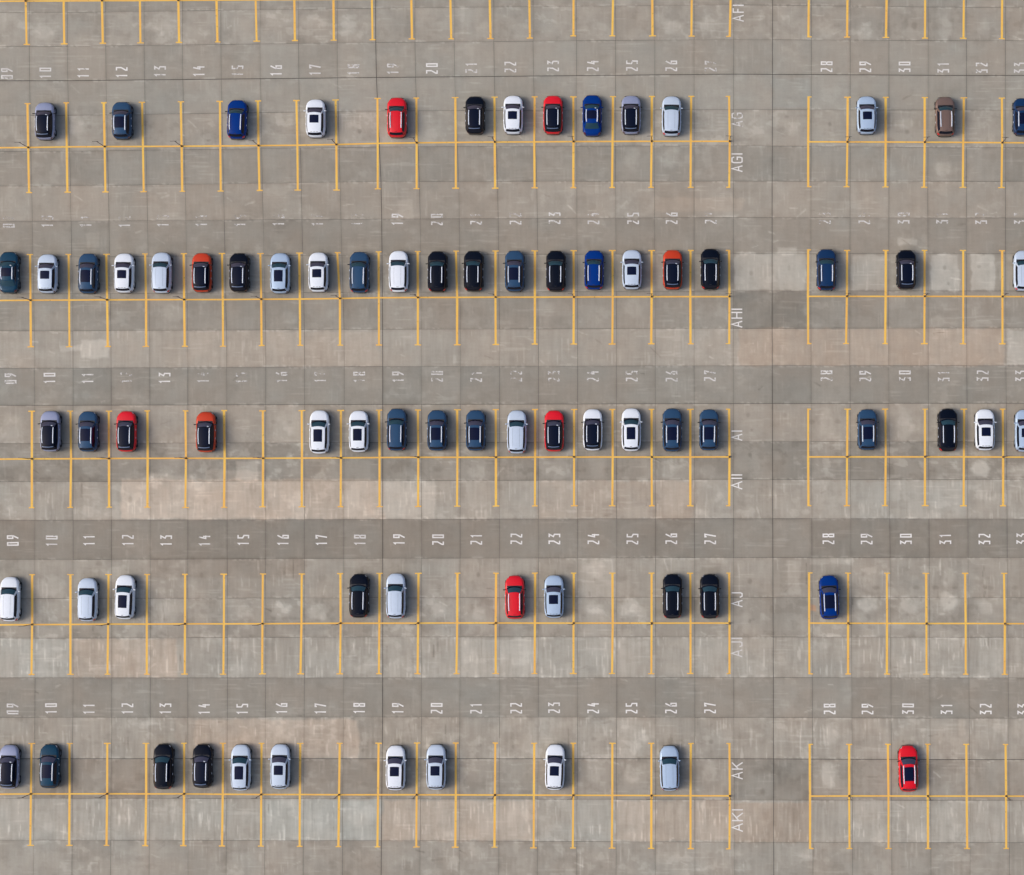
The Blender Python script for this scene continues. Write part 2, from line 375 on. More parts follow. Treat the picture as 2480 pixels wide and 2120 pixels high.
ROWS['AG'] = (
 pts(0, [(222,845),(535,838),(840,838),(1150,834),(1463,830),(1780,827)], [(15,823),(327,820),(645,815),(983,803),(1298,800),(1613,796),(1930,792)],
  [(183,790),(496,790),(817,788),(1132,787),(1450,786),(1757,786)], [(328,790),(645,793),(952,794),(1268,796),(1585,798),(1893,800)]),
 pts(0, [(228,1195),(540,1190),(847,1188),(1157,1187),(1470,1185),(1783,1183)], [(20,1180),(335,1177),(650,1171),(985,1162),(1300,1157),(1617,1154),(1932,1151)],
  [(180,1150),(497,1147),(814,1146),(1130,1145),(1447,1145),(1762,1145)], [(325,1149),(642,1150),(952,1151),(1268,1152),(1580,1154),(1895,1156)]),
 pts(0, [(235,1555),(545,1552),(853,1550),(1163,1548),(1475,1545),(1787,1543)], [(28,1538),(338,1535),(653,1535),(985,1525),(1300,1523),(1617,1520),(1935,1520)],
  [(183,1517),(496,1516),(810,1514),(1125,1513),(1445,1513),(1758,1512)], [(325,1508),(637,1508),(950,1510),(1263,1512),(1577,1513),(1890,1515)]))
ROWS['AH'] = (
 pts(1, [(243,295),(555,294),(860,293),(1175,290),(1487,288),(1797,287)], [(35,287),(350,283),(658,280),(992,273),(1308,270),(1618,267),(1938,266)],
  [(185,265),(498,264),(813,263),(1130,263),(1445,262),(1757,262)], [(325,257),(640,262),(953,262),(1267,262),(1580,262),(1895,264)]),
 pts(1, [(247,660),(560,659),(867,657),(1182,656),(1490,655),(1803,655)], [(42,652),(355,651),(679,646),(994,640),(1310,638),(1628,637),(1938,635)],
  [(185,635),(500,634),(815,633),(1130,632),(1443,631),(1760,631)], [(323,629),(638,629),(952,629),(1267,629),(1580,629),(1897,630)]),
 pts(1, [(250,1032),(562,1032),(872,1030),(1183,1029),(1495,1028),(1805,1028)], [(45,1022),(357,1020),(680,1019),(995,1018),(1310,1017),(1627,1016),(1940,1014)],
  [(185,1010),(498,1010),(812,1010),(1127,1008),(1445,1008),(1758,1007)], [(325,1007),(632,1006),(948,1007),(1265,1007),(1580,1008),(1898,1008)]))
ROWS['AI'] = (
 pts(1, [(258,1563),(570,1562),(880,1562),(1193,1560),(1500,1560),(1813,1558)], [(55,1560),(370,1558),(687,1557),(995,1554),(1310,1553),(1628,1551),(1940,1550)],
  [(187,1549),(502,1549),(813,1549),(1130,1548),(1443,1548),(1757,1547)], [(325,1546),(643,1546),(950,1546),(1270,1546),(1587,1546),(1900,1546)]),
 pts(2, [(258,173),(575,172),(882,170),(1195,169),(1505,168),(1818,169)], [(57,168),(372,167),(687,165),(1000,162),(1313,160),(1630,160),(1942,160)],
  [(187,159),(502,158),(815,158),(1130,158),(1443,158),(1760,157)], [(325,157),(640,157),(953,157),(1270,157),(1585,157),(1903,158)]),
 pts(2, [(258,563),(570,561),(883,559),(1193,559),(1500,562),(1813,560)], [(55,556),(370,556),(685,555),(1000,555),(1312,553),(1627,551),(1942,550)],
  [(185,549),(502,548),(812,548),(1132,548),(1443,548),(1758,548)], [(327,547),(637,547),(948,547),(1270,547),(1583,548),(1903,548)]))
ROWS['AJ'] = (
 pts(2, [(260,1115),(570,1115),(878,1114),(1190,1114),(1498,1112),(1813,1111)], [(55,1109),(370,1109),(683,1106),(1000,1104),(1315,1104),(1630,1103),(1943,1103)],
  [(187,1102),(500,1102),(813,1102),(1130,1102),(1443,1103),(1758,1102)], [(332,1100),(648,1102),(962,1103),(1280,1104),(1595,1104),(1910,1104)]),
 pts(2, [(260,1514),(570,1513),(875,1510),(1188,1510),(1497,1508),(1812,1508)], [(52,1507),(368,1505),(685,1503),(998,1503),(1312,1502),(1628,1501),(1940,1501)],
  [(185,1502),(498,1502),(815,1502),(1130,1502),(1445,1502),(1760,1502)], [(333,1502),(648,1503),(963,1504),(1282,1505),(1600,1505),(1917,1506)]),
 pts(3, [(255,142),(570,141),(870,140),(1188,140),(1495,139),(1808,140)], [(50,137),(360,137),(680,137),(995,136),(1308,136),(1622,136),(1940,135)],
  [(183,135),(497,134),(810,134),(1128,136),(1445,134),(1760,135)], [(335,137),(648,138),(962,139),(1283,140),(1600,140),(1915,141)]))
ROWS['AK'] = (
 pts(3, [(255,710),(562,710),(868,709),(1183,709),(1490,708),(1805,708)], [(45,709),(358,709),(678,708),(992,708),(1302,706),(1617,706),(1937,706)],
  [(180,708),(495,708),(812,708),(1128,708),(1447,710),(1760,710)], [(337,717),(657,717),(970,717),(1292,716),(1605,717),(1923,718)]),
 pts(3, [(250,1113),(563,1113),(867,1112),(1183,1113),(1490,1113),(1803,1116)], [(42,1118),(355,1118),(672,1120),(988,1120),(1300,1120),(1617,1121),(1933,1122)],
  [(177,1123),(495,1124),(812,1125),(1128,1126),(1445,1128),(1763,1129)], [(340,1131),(657,1130),(975,1130),(1293,1131),(1608,1131),(1927,1131)]),
 pts(3, [(245,1525),(560,1525),(862,1525),(1177,1527),(1485,1527),(1797,1530)], [(40,1531),(353,1533),(667,1535),(983,1537),(1297,1538),(1613,1540),(1930,1540)],
  [(175,1545),(492,1546),(808,1547),(1127,1549),(1445,1551),(1760,1553)], [(340,1550),(660,1550),(975,1551),(1295,1551),(1612,1550),(1928,1550)]))
# the bays go on past the picture's edges
def extend(p):
    if p is None: return None
    L = [(p[0][0]-94*k, p[0][1]+.8*k) for k in (4, 3, 2, 1)]
    R = [(p[-1][0]+94.5*k, p[-1][1]+.4*k) for k in (1, 2, 3, 4)]
    return L+p+R
LW, HW = 0.106, 0.074            # half widths of bay lines and row lines
def strip(vs, fs, p, q, hw, z):
    d = Vector((q[0]-p[0], q[1]-p[1])).normalized(); n = Vector((-d.y, d.x))*hw
    b = len(vs)
    vs += [(p[0]+n.x, p[1]+n.y, z), (p[0]-n.x, p[1]-n.y, z), (q[0]-n.x, q[1]-n.y, z), (q[0]+n.x, q[1]+n.y, z)]
    fs.append((b, b+1, b+2, b+3))
lr = random.Random(3)
for rn, (tp, jc, bt) in ROWS.items():
    tp, jc, bt = extend(tp), extend(jc), extend(bt)
    n = len(jc); EL, ER = 18+4, 19+4           # last bay line before the cross lane, first one after it
    if tp is None:
        tp = [(x, y-105) for x, y in jc]
    vs, fs = [], []
    for k in range(n):
        a, b, c = W(*tp[k]), W(*jc[k]), W(*bt[k])
        e = lr.uniform(-.03, .03)
        strip(vs, fs, a, b, LW+lr.uniform(-.01, .008), .004); strip(vs, fs, b, c, LW+lr.uniform(-.01, .008), .004)
        for (p, sg) in ((a, 1), (c, -1)):
            cw = .29+lr.uniform(-.03, .04); l = p[0]-cw+e; r = p[0]+cw+e
            if k == EL: r = p[0]+LW
            if k == ER: l = p[0]-LW
            tilt = lr.uniform(-.01, .01)
            strip(vs, fs, (l, p[1]+sg*.055-tilt), (r, p[1]+sg*.055+tilt), .055+lr.uniform(-.008, .01), .008)
        if k < n-1 and k != EL:
            d = W(*jc[k+1])
            strip(vs, fs, (b[0]+LW*.5, b[1]), (d[0]-LW*.5, d[1]), HW, .012)
    me = bpy.data.meshes.new('bay_lines'); me.from_pydata(vs, [], fs); me.materials.append(YELLOW)
    tag(link(bpy.data.objects.new('bay_lines', me)), kind='structure')

# ------------------------------------------------------------------ stencilled numbers and row letters
GL = {'0': [[(0,0),(1,0),(1,1),(0,1),(0,0)]],
 '1': [[(.12,.84),(.55,.97),(.55,0)]],
 '2': [[(0,1),(1,1),(1,.55),(0,.12),(0,0),(1,0)]],
 '3': [[(0,1),(1,1),(.12,.6),(1,.5),(1,0),(0,0)]],
 '4': [[(.55,1),(0,.4),(1,.4)],[(.8,.62),(.8,0)]],
 '5': [[(1,1),(0,1),(0,.56),(1,.44),(1,0),(0,0)]],
 '6': [[(.95,1),(0,.55),(0,0),(1,0),(1,.5),(.12,.5)]],
 '7': [[(0,.88),(0,1),(1,1),(.25,0)]],
 '8': [[(.2,.5),(0,.62),(0,1),(1,1),(1,.62),(.8,.5),(1,.38),(1,0),(0,0),(0,.38),(.2,.5)],[(.25,.5),(.75,.5)]],
 '9': [[(.05,0),(1,.45),(1,1),(0,1),(0,.5),(.88,.5)]],
 'A': [[(0,0),(.5,1),(1,0)],[(.2,.34),(.8,.34)]],
 'F': [[(0,0),(0,1),(1,1)],[(0,.54),(.8,.54)]],
 'G': [[(1,.82),(.85,1),(.15,1),(0,.82),(0,.18),(.15,0),(.85,0),(1,.18),(1,.48),(.55,.48)]],
 'H': [[(0,0),(0,1)],[(1,0),(1,1)],[(0,.5),(1,.5)]],
 'I': [[(.5,0),(.5,1)]],
 'J': [[(.95,1),(.95,.16),(.8,0),(.2,0),(.02,.2)]],
 'K': [[(0,0),(0,1)],[(1,1),(.08,.42)],[(.38,.6),(1,0)]],
 'i': [[(.5,0),(.5,1)]]}
def ribbon(vs, fs, pl, hw, z):
    P = [Vector(p) for p in pl]; closed = (P[0]-P[-1]).length < 1e-5
    n = len(P); b = len(vs)
    for k in range(n):
        d0 = (P[k]-P[k-1]).normalized() if k > 0 else ((P[0]-P[-2]).normalized() if closed else None)
        d1 = (P[k+1]-P[k]).normalized() if k < n-1 else ((P[1]-P[0]).normalized() if closed else None)
        p = P[k].copy()
        if d0 is None: d0 = d1; p = p-d1*hw*.6
        if d1 is None: d1 = d0; p = p+d0*hw*.6
        t = (d0+d1)
        if t.length < .2: t = d1
        t.normalize(); nn = Vector((-t.y, t.x)); c = max(abs(nn.dot(Vector((-d1.y, d1.x)))), .45)
        vs += [tuple(p+nn*hw/c)+(z,), tuple(p-nn*hw/c)+(z,)]
    for k in range(n-1): fs.append((b+2*k, b+2*k+1, b+2*k+3, b+2*k+2))
def lettering(name, text, cx, cy, h, w, pitch, hw, wear, widths=None, fades=None):
    """text reads from bottom to top of the picture: its up direction points west"""
    vs, fs = [], []
    n = len(text); z = .004
    if widths: text = text.replace('1', 'i')
    ws = [w*(widths.get(ch, 1) if widths else 1) for ch in text]
    gap = pitch-w
    tot = sum(ws)+gap*(n-1); x = -tot/2
    fd = []
    for ci, (ch, wd) in enumerate(zip(text, ws)):
        for pl in GL[ch]:
            z += .001
            ribbon(vs, fs, [(-(p[1]-.5)*(h-2*hw), x+hw+p[0]*(wd-2*hw)) if wd > 2.2*hw else (-(p[1]-.5)*(h-2*hw), x+wd/2+(p[0]-.5)*.04) for p in pl], hw, z)
        fd += [fades[ci] if fades else 0.0]*(len(vs)-len(fd))
        x += wd+gap
    X, Y = W(cx, cy)
    me = bpy.data.meshes.new(name); me.from_pydata(vs, [], fs); me.materials.append(WHITE_MARK)
    me.attributes.new('fade', 'FLOAT', 'POINT').data.foreach_set('value', fd)
    o = link(bpy.data.objects.new(name, me)); o.location = (X, Y, 0); o['wear'] = float(wear)
    return o
NX = {'AG': [17,110,202,295,387,482,575,669,763,856,951,1046,1141,1236,1340,1436,1531,1626,1721,2002,2096,2191,2284,2378,2470],
 'AH': [22,115,208,302,395,488,582,675,769,866,963,1058,1153,1249,1343,1437,1533,1627,1722,1998,2093,2188,2282,2376,2470],
 'AI': [26,120,212,306,399,492,585,682,776,870,964,1059,1153,1250,1341,1436,1530,1626,1719,2002,2096,2191,2285,2380,2473],
 'AJ': [31,125,216,310,402,496,589,685,778,872,966,1061,1154,1251,1343,1437,1532,1626,1720,2006,2099,2194,2289,2384,2476],
 'AK': [31,124,215,309,401,494,587,682,776,870,964,1058,1153,1250,1342,1437,1530,1625,1720,2009,2101,2199,2293,2387,2478]}
NY = {'AG': ([17,387,669,1046,1340,1721,2002,2470],[179,174,171,167,160,160,162,165]),
 'AH': ([22,582,769,1153,1340,1722,2000,2470],[538,535,533,531,529,529,529,529]),
 'AI': ([26,585,870,1341,1720,2476],[917,915,913.5,911.5,911,911]),
 'AJ': ([31,589,1154,1343,2476],[1310,1309,1306.5,1306,1306]),
 'AK': ([31,589,1154,1343,1720,2009,2478],[1717,1717,1716,1715,1715,1717,1718])}
WEAR = {'AG': [.42,.45,.42,.15,.35,.32,.6,.2,.25,.46,.46,.25,.45,.35,.42,.32,.34,.35,.48,.28,.32,.22,.25,.45,.38],
 'AH': [.66,.55,.55,.62,.5,.62,.58,.66,.66,.7,.45,.55,.6,.5,.5,.5,.4,.45,.6,.72,.68,.5,.55,.58,.7],
 'AI': [.45,.3,.35,.75,.25,.66,.7,.66,.7,.58,.6,.58,.6,.75,.66,.66,.5,.62,.5,.5,.52,.5,.55,.5,.45],
 'AJ': [.2,.38,.28,.2,.25,.5,.25,.12,.25,.35,.2,.12,.18,.12,.08,.1,.08,.08,.1,.12,.12,.1,.1,.1,.05],
 'AK': [.45,.25,.2,.15,.25,.1,.08,.08,.06,.06,.05,.05,.08,.05,.05,.05,.03,.05,.05,.06,.06,.05,.05,.05,.08]}
NUMS = list(range(9, 34))
ROWTXT = {'AG': 'top car row', 'AH': 'second car row', 'AI': 'third car row', 'AJ': 'fourth car row', 'AK': 'bottom car row'}
for rn in NX:
    for k, num in enumerate(NUMS):
        cy = float(np.interp(NX[rn][k], *NY[rn])); wr = WEAR[rn][k]
        o = lettering('stall_number', '%02d' % num, NX[rn][k]+rnd.uniform(-.5, .5), cy+rnd.uniform(-.7, .7), 1.14, .37, .66 if rn != 'AH' else .74, .064, wr, None, (-.08, .2) if rn == 'AH' and num not in (19, 20, 23, 25, 26) else ((rnd.uniform(-.15, .12), rnd.uniform(-.12, .12)) if rn in ('AG', 'AI') else None))
        o.rotation_euler.z = math.radians(rnd.uniform(-1, 1))
        st = 'crisp' if wr < .2 else ('slightly worn' if wr < .42 else ('worn' if wr < .58 else 'mostly worn away'))
        tag(o, '%s white number %02d painted in front of the %s' % (st, num, ROWTXT[rn]), 'stall number', 'stall numbers stencilled on the concrete')
for txt, x, y0, y1, wr, w0, where in [('AF1',1788,12,53,.3,.55,'top edge of the picture'),('AG',1785.5,273,308,.58,.6,'top car row'),('AG1',1785,372,417,.12,.55,'line below the top car row'),
  ('AH1',1784.5,748,794,.12,.58,'line below the second car row'),('AI',1784.5,1043,1068,.2,.58,'third car row'),('AI1',1784.5,1149,1186,.2,.52,'line below the third car row'),
  ('AJ',1785,1434,1471,.15,.58,'fourth car row'),('AJ1',1784.5,1545,1592,.36,.56,'line below the fourth car row'),('AK',1785.5,1846,1888,.08,.66,'bottom car row'),('AK1',1786,1960,2015,.22,.72,'line below the bottom car row')]:
    ph = (y1-y0)*S
    wid = {'1': .16, 'i': .16, 'I': .16, 'F': .72, 'J': .8, 'A': 1.0}
    ws = sum(wid.get(c, 1) for c in txt)
    gap = .2; w = (ph-gap*(len(txt)-1))/ws
    o = lettering('row_letters', txt, x, (y0+y1)/2, 1.1, w, w+gap, .06, wr, wid)
    f = 'faded ' if wr > .5 else ''
    tag(o, '%swhite letters %s painted beside the end of the %s' % (f, txt, where), 'painted letters', 'row letters painted on the concrete')

# ------------------------------------------------------------------ mesh helpers
class MB:
    def __init__(self): self.v, self.f = [], []
    def grid(self, fn, u0, u1, v0, v1, nu, nv, off=0.0):
        b = len(self.v)
        for i in range(nv+1):
            for j in range(nu+1):
                u = u0+(u1-u0)*j/nu; v = v0+(v1-v0)*i/nv
                p = Vector(fn(u, v))
                if off:
                    e = 1e-3
                    du = Vector(fn(u+e, v))-Vector(fn(u-e, v)); dv = Vector(fn(u, v+e))-Vector(fn(u, v-e))
                    n = du.cross(dv)
                    if n.length > 1e-12:
                        n.normalize()
                        if n.dot(p-Vector((0, p.y*.6, .7))) < 0: n = -n
                        p = p+n*off
                self.v.append(tuple(p))
        for i in range(nv):
            for j in range(nu):
                a = b+i*(nu+1)+j; self.f.append((a, a+1, a+nu+2, a+nu+1))
        return self
    def box(self, c, s, bev=0.0):
        x, y, z = c; a, d, e = s[0]/2, s[1]/2, s[2]/2; b = len(self.v)
        k = 1-bev
        for zz, q in ((-e, k), (-e*.5, 1), (e*.5, 1), (e, k)):
            self.v += [(x-a*q, y-d*q, z+zz), (x+a*q, y-d*q, z+zz), (x+a*q, y+d*q, z+zz), (x-a*q, y+d*q, z+zz)]
        self.f += [(b+3, b+2, b+1, b), (b+12, b+13, b+14, b+15)]
        for l in range(3):
            for i in range(4):
                self.f.append((b+l*4+i, b+l*4+(i+1) % 4, b+l*4+4+(i+1) % 4, b+l*4+4+i))
        return self
    def tube(self, pl, r, n=8, flat=1.0):
        b = len(self.v); P = [Vector(p) for p in pl]
        for i, p in enumerate(P):
            d = (P[min(i+1, len(P)-1)]-P[max(i-1, 0)]).normalized()
            up = Vector((0, 0, 1)) if abs(d.z) < .9 else Vector((1, 0, 0))
            s = d.cross(up).normalized(); t = s.cross(d).normalized()
            for k in range(n):
                a = 2*math.pi*k/n
                self.v.append(tuple(p+s*math.cos(a)*r+t*math.sin(a)*r*flat))
        for i in range(len(P)-1):
            for k in range(n):
                self.f.append((b+i*n+k, b+i*n+(k+1) % n, b+(i+1)*n+(k+1) % n, b+(i+1)*n+k))
        self.f.append(tuple(b+k for k in range(n))[::-1]); self.f.append(tuple(b+(len(P)-1)*n+k for k in range(n)))
        return self
    def ellipsoid(self, c, r, nu=12, nv=8):
        b = len(self.v)
        for i in range(nv+1):
            t = math.pi*i/nv
            for j in range(nu):
                a = 2*math.pi*j/nu
                self.v.append((c[0]+r[0]*math.sin(t)*math.cos(a), c[1]+r[1]*math.sin(t)*math.sin(a), c[2]+r[2]*math.cos(t)))
        for i in range(nv):
            for j in range(nu):
                self.f.append((b+i*nu+j, b+(i+1)*nu+j, b+(i+1)*nu+(j+1) % nu, b+i*nu+(j+1) % nu))
        return self
    def lathe_x(self, prof, n=24):          # prof: (x, r), axis along x
        b = len(self.v)
        for x, r in prof:
            for k in range(n):
                a = 2*math.pi*k/n; self.v.append((x, r*math.cos(a), r*math.sin(a)))
        for i in range(len(prof)-1):
            for k in range(n): self.f.append((b+i*n+k, b+i*n+(k+1) % n, b+(i+1)*n+(k+1) % n, b+(i+1)*n+k))
        return self
    def mesh(self, name, mat, smooth=True):
        me = bpy.data.meshes.new(name); me.from_pydata(self.v, [], self.f)
        bm = bmesh.new(); bm.from_mesh(me)
        bmesh.ops.remove_doubles(bm, verts=bm.verts, dist=1e-5)
        bmesh.ops.recalc_face_normals(bm, faces=bm.faces)
        bm.to_mesh(me); bm.free()
        if smooth:
            me.polygons.foreach_set('use_smooth', [True]*len(me.polygons))
            me.set_sharp_from_angle(angle=math.radians(42))
        me.materials.append(mat); me.update()
        return me

# ------------------------------------------------------------------ cars
LEN = 4.05
def ip(t, tab):
    return float(np.interp(t, [a for a, _ in tab], [b for _, b in tab]))
def hermite(t, tab):
    xs = [a for a, _ in tab]; ys = [b for _, b in tab]
    t = min(max(t, xs[0]), xs[-1])
    for i in range(len(xs)-1):
        if t <= xs[i+1]:
            h = xs[i+1]-xs[i]; u = (t-xs[i])/h
            m0 = (ys[i+1]-ys[i-1])/(xs[i+1]-xs[i-1]) if i > 0 else (ys[i+1]-ys[i])/h
            m1 = (ys[i+2]-ys[i])/(xs[i+2]-xs[i]) if i+2 < len(xs) else (ys[i+1]-ys[i])/h
            return ((2*u**3-3*u**2+1)*ys[i]+(u**3-2*u*u+u)*h*m0+(-2*u**3+3*u*u)*ys[i+1]+(u**3-u*u)*h*m1)
    return ys[-1]
class Shape:
    """surfaces of one body style; s runs 0 at the nose to 1 at the tail"""
    def __init__(self, sedan=False, slim=1.0):
        self.sedan = sedan; self.slim = slim
        self.zt = [(0,.62),(.015,.71),(.05,.82),(.12,.91),(.2,.97),(.27,1.0),(.5,1.0),(.8,1.02),(.92,1.02),(.955,.98),(.985,.86),(1,.68)]
        if sedan: self.zt = [(0,.60),(.015,.69),(.05,.78),(.12,.86),(.2,.92),(.27,.95),(.5,.95),(.8,.97),(.93,.99),(.965,.95),(.988,.82),(1,.66)]
        self.w = [(0,.49),(.012,.59),(.035,.70),(.075,.815),(.125,.89),(.2,.92),(.5,.925),(.8,.925),(.88,.895),(.94,.83),(.975,.74),(.992,.64),(1,.54)]
        self.roof_f, self.roof_r = (.405, .885) if not sedan else (.385, .69)
        self.cowl, self.tail = (.285, .945) if not sedan else (.27, .84)
        self.zroof = [(0,1.47),(.15,1.515),(.45,1.545),(.8,1.515),(1,1.46)] if not sedan else [(0,1.33),(.2,1.37),(.5,1.385),(.8,1.36),(1,1.31)]
        self.wroof = [(0,.655),(.3,.672),(.7,.655),(1,.62)] if not sedan else [(0,.60),(.3,.63),(.7,.62),(1,.575)]
        self.zb = 1.0 if not sedan else .95
        self.crown = .04
    def y(self, s): return LEN/2-s*LEN
    def body(self, q, s):
        """q from -1 (left sill) over 0 (top centre) to 1 (right sill)"""
        w = hermite(s, self.w); zt = hermite(s, self.zt); zb = .21+.05*ip(s, [(0,1),(.06,0),(.94,0),(1,1)])
        a = abs(q)
        c = .045
        fx = hermite(a, [(0,0),(.18,.34),(.34,.64),(.45,.82),(.53,.925),(.6,.985),(.68,1.0),(.82,1.0),(.93,.975),(1,.9)])
        zc = zt+c*(1-min(fx, 1)**2)
        z = ip(a, [(0,zc),(.45,zt+c*.33),(.53,zt-.035),(.6,zt-.12),(.68,zt-.24),(.82,.5),(.93,.3),(1,zb)]) if a > .45 else zt+c*(1-fx**2)
        z = max(z, zb) if a < 1 else zb
        x = math.copysign(fx*w, q)
        y = self.y(s)
        y -= .17*(x/.9)**2*ip(s, [(0,1),(.1,.6),(.25,0),(1,0)])
        y += .13*(x/.9)**2*ip(s, [(0,0),(.8,0),(.93,.7),(1,1)])
        return (x, y, z)
    def roof(self, u, v):
        x = u*ip(v, self.wroof)*self.slim; y = self.y(self.roof_f)*(1-v)+self.y(self.roof_r)*v
        k = 1-u*u
        y += .09*k*max(1-v*3, 0)-.07*k*max(v*3-2, 0)
        z = hermite(v, self.zroof)+self.crown*(1-abs(u)**2.2)
        return (x, y, z)
    def screen(self, u, v):
        t = self.roof(u, 0); k = 1-u*u
        b = (u*.80, self.y(self.cowl)+.20*k, self.zb-.02+.05*k)
        e = .03*math.sin(math.pi*v)
        return tuple(b[i]*(1-v)+t[i]*v+(e if i == 2 else 0) for i in range(3))
    def rear(self, u, v):
        t = self.roof(u, 1); k = 1-u*u
        b = (u*.745, self.y(self.tail)-.09*k, self.zb+.02)
        e = .02*math.sin(math.pi*v)
        return tuple(b[i]*(1-v)+t[i]*v+(e if i == 2 else 0) for i in range(3))
    def side(self, v, t, sg):
        top = self.roof(sg, v)
        yb = self.y(self.cowl)*(1-v)+self.y(self.tail)*v
        xb = ip(v, [(0,.80),(.25,.845),(.7,.84),(1,.745)])
        b = (sg*xb, yb, self.zb-.02+.04*v)
        e = .02*math.sin(math.pi*t)*sg
        return tuple(b[i]*(1-t)+top[i]*t+(e if i == 0 else 0) for i in range(3))

def build_style(style):
    """one set of part meshes; entries: (name, mesh, painted?, parent index or None)"""
    pano = style == 'pano'
    sh = Shape(style == 'saloon', .92 if style in ('pano', 'sun_rails', 'plain_rails') else 1.0)
    rails = style in ('pano', 'sun_rails', 'plain_rails', 'saloon')
    tails = style in ('plain', 'plain_rails', 'saloon')
    parts = []
    def add(name, me, painted=False, parent=None):
        parts.append((name, me, painted, parent)); return len(parts)-1
    # body shell
    m = MB()
    S_ = [0,.006,.015,.03,.05,.08,.12,.17,.22,.27,.33,.4,.48,.56,.64,.72,.79,.85,.89,.925,.95,.97,.985,.995,1]
    Q = [-1,-.93,-.82,-.68,-.6,-.53,-.45,-.34,-.18,0,.18,.34,.45,.53,.6,.68,.82,.93,1]
    for s in S_:
        for q in Q: m.v.append(sh.body(q, s))
    n = len(Q)
    for i in range(len(S_)-1):
        for j in range(n-1): m.f.append((i*n+j, i*n+j+1, (i+1)*n+j+1, (i+1)*n+j))
        m.f.append((i*n+n-1, i*n, (i+1)*n, (i+1)*n+n-1))
    m.f.append(tuple(range(n))); m.f.append(tuple(range((len(S_)-1)*n, len(S_)*n))[::-1])
    body = add('body', m.mesh('body', TRIM), True)
    add('hood', MB().grid(lambda u, v: sh.body(u, v), -.425, .425, .036, .226, 12, 8, .010).mesh('hood', TRIM), True)
    add('cowl_panel', MB().grid(lambda u, v: sh.body(u, v), -.43, .43, .228, .30, 10, 4, .009).mesh('cowl_panel', TRIM))
    # dark sills and bumper lips
    for s0, s1, nm in ((0.0, .10, 'front_lip'), (.93, 1.0, 'rear_lip')):
        lip = MB().grid(lambda u, v: (sh.body(u, v)[0]*1.012, sh.body(u, v)[1]*1.012, sh.body(u, v)[2]), -1, -.8, s0, s1, 4, 6)
        lip.grid(lambda u, v: (sh.body(u, v)[0]*1.012, sh.body(u, v)[1]*1.012, sh.body(u, v)[2]), .8, 1, s0, s1, 4, 6)
        yy = sh.y(0 if s0 == 0 else 1); sg = 1 if s0 == 0 else -1
        lip.grid(lambda u, v: (u*.62, yy+sg*(.035-.14*u*u*.4), .23+.24*v), -1, 1, 0, 1, 10, 2)
        add(nm, lip.mesh(nm, TRIM))
    for sg in (-1, 1):
        add('sill_trim', MB().grid(lambda u, v: sh.body(sg*u, v), .88, 1.0, .26, .73, 3, 10, .012).mesh('sill_trim', TRIM))
    gr = MB().grid(lambda u, v: (u*.46, sh.y(0)+.012-.06*u*u*.4, .42+.2*v), -1, 1, 0, 1, 10, 2)
    add('grille', gr.mesh('grille', TRIM))
    # cabin
    cab = MB().grid(sh.screen, -1, 1, 0, 1, 12, 6).grid(sh.rear, -1, 1, 0, 1, 12, 5)
    for sg in (-1, 1): cab.grid(lambda u, v: sh.side(u, v, sg), 0, 1, 0, 1, 14, 4)
    add('cabin_frame', cab.mesh('cabin_frame', GLOSS_BLACK), not pano)
    violet = style in ('pano', 'sun_small', 'sun_rails')
    ws = add('windscreen', MB().grid(sh.screen, -.94, .94, .05, .95, 12, 6, .008).mesh('windscreen', GLASS_VIOLET if violet else GLASS_TEAL))
    add('windscreen_band', MB().grid(sh.screen, -.94, .94, .03, .22, 12, 2, .011).mesh('windscreen_band', GLASS_DARK), False, ws)
    if style in ('pano', 'saloon'):
        add('windscreen_patch', MB().grid(sh.screen, .42, .68, .78, .92, 3, 3, .014).mesh('windscreen_patch', WHITE_PATCH), False, ws)  # small white patch at the upper right of the glass
    for sg in (-1, 1):
        if not sh.sedan:
            add('side_window', MB().grid(lambda u, v: sh.side(u, v, sg), .07, .95, .2, .93, 14, 3, .008).mesh('side_window', GLASS_DARK))
        else:
            add('side_window', MB().grid(lambda u, v: sh.side(u, v, sg), .08, .86, .2, .9, 14, 3, .008).mesh('side_window', GLASS_DARK))
    add('rear_window', MB().grid(sh.rear, -.93, .93, .06 if not sh.sedan else .08, .93, 12, 5, .009).mesh('rear_window', GLASS_DARK if not sh.sedan else GLASS_TEAL))
    roof = add('roof', MB().grid(sh.roof, -1, 1, 0, 1, 14, 16, .012).mesh('roof', GLOSS_BLACK), not pano)
    SR = {'pano': (.84, .03, .88), 'sun_small': (.655, .12, .53), 'sun_large': (.63, .11, .68), 'sun_rails': (.74, .10, .70), 'saloon': (.72, .12, .74)}
    if style in SR:
        w_, a_, b_ = SR[style]
        add('sunroof', MB().grid(sh.roof, -w_, w_, a_, b_, 8, 8, .02).mesh('sunroof', SUNROOF if not pano else GLASS_DARK), False, roof)
    if style in ('plain', 'plain_rails'):
        for u0 in (-.5, .5):
            add('roof_groove', MB().grid(sh.roof, u0-.008, u0+.008, .06, .9, 1, 8, .016).mesh('roof_groove', TRIM), False, roof)
    if not sh.sedan:
        sp = MB()
        fn = lambda u, v: (u*.60, sh.y(sh.roof_r)+.10-.17*v-.07*(1-u*u), sh.roof(u, 1)[2]+.028-.02*v)
        fb = lambda u, v: (fn(u, v)[0], fn(u, v)[1], fn(u, v)[2]-.03)
        sp.grid(fn, -1, 1, 0, 1, 12, 2).grid(fb, -1, 1, 0, 1, 12, 2)
        sp.grid(lambda u, v: (fn(u, 1)[0], fn(u, 1)[1], fn(u, 1)[2]-.03*v), -1, 1, 0, 1, 12, 1)
        si = add('spoiler', sp.mesh('spoiler', GLOSS_BLACK if pano else TRIM), not pano)
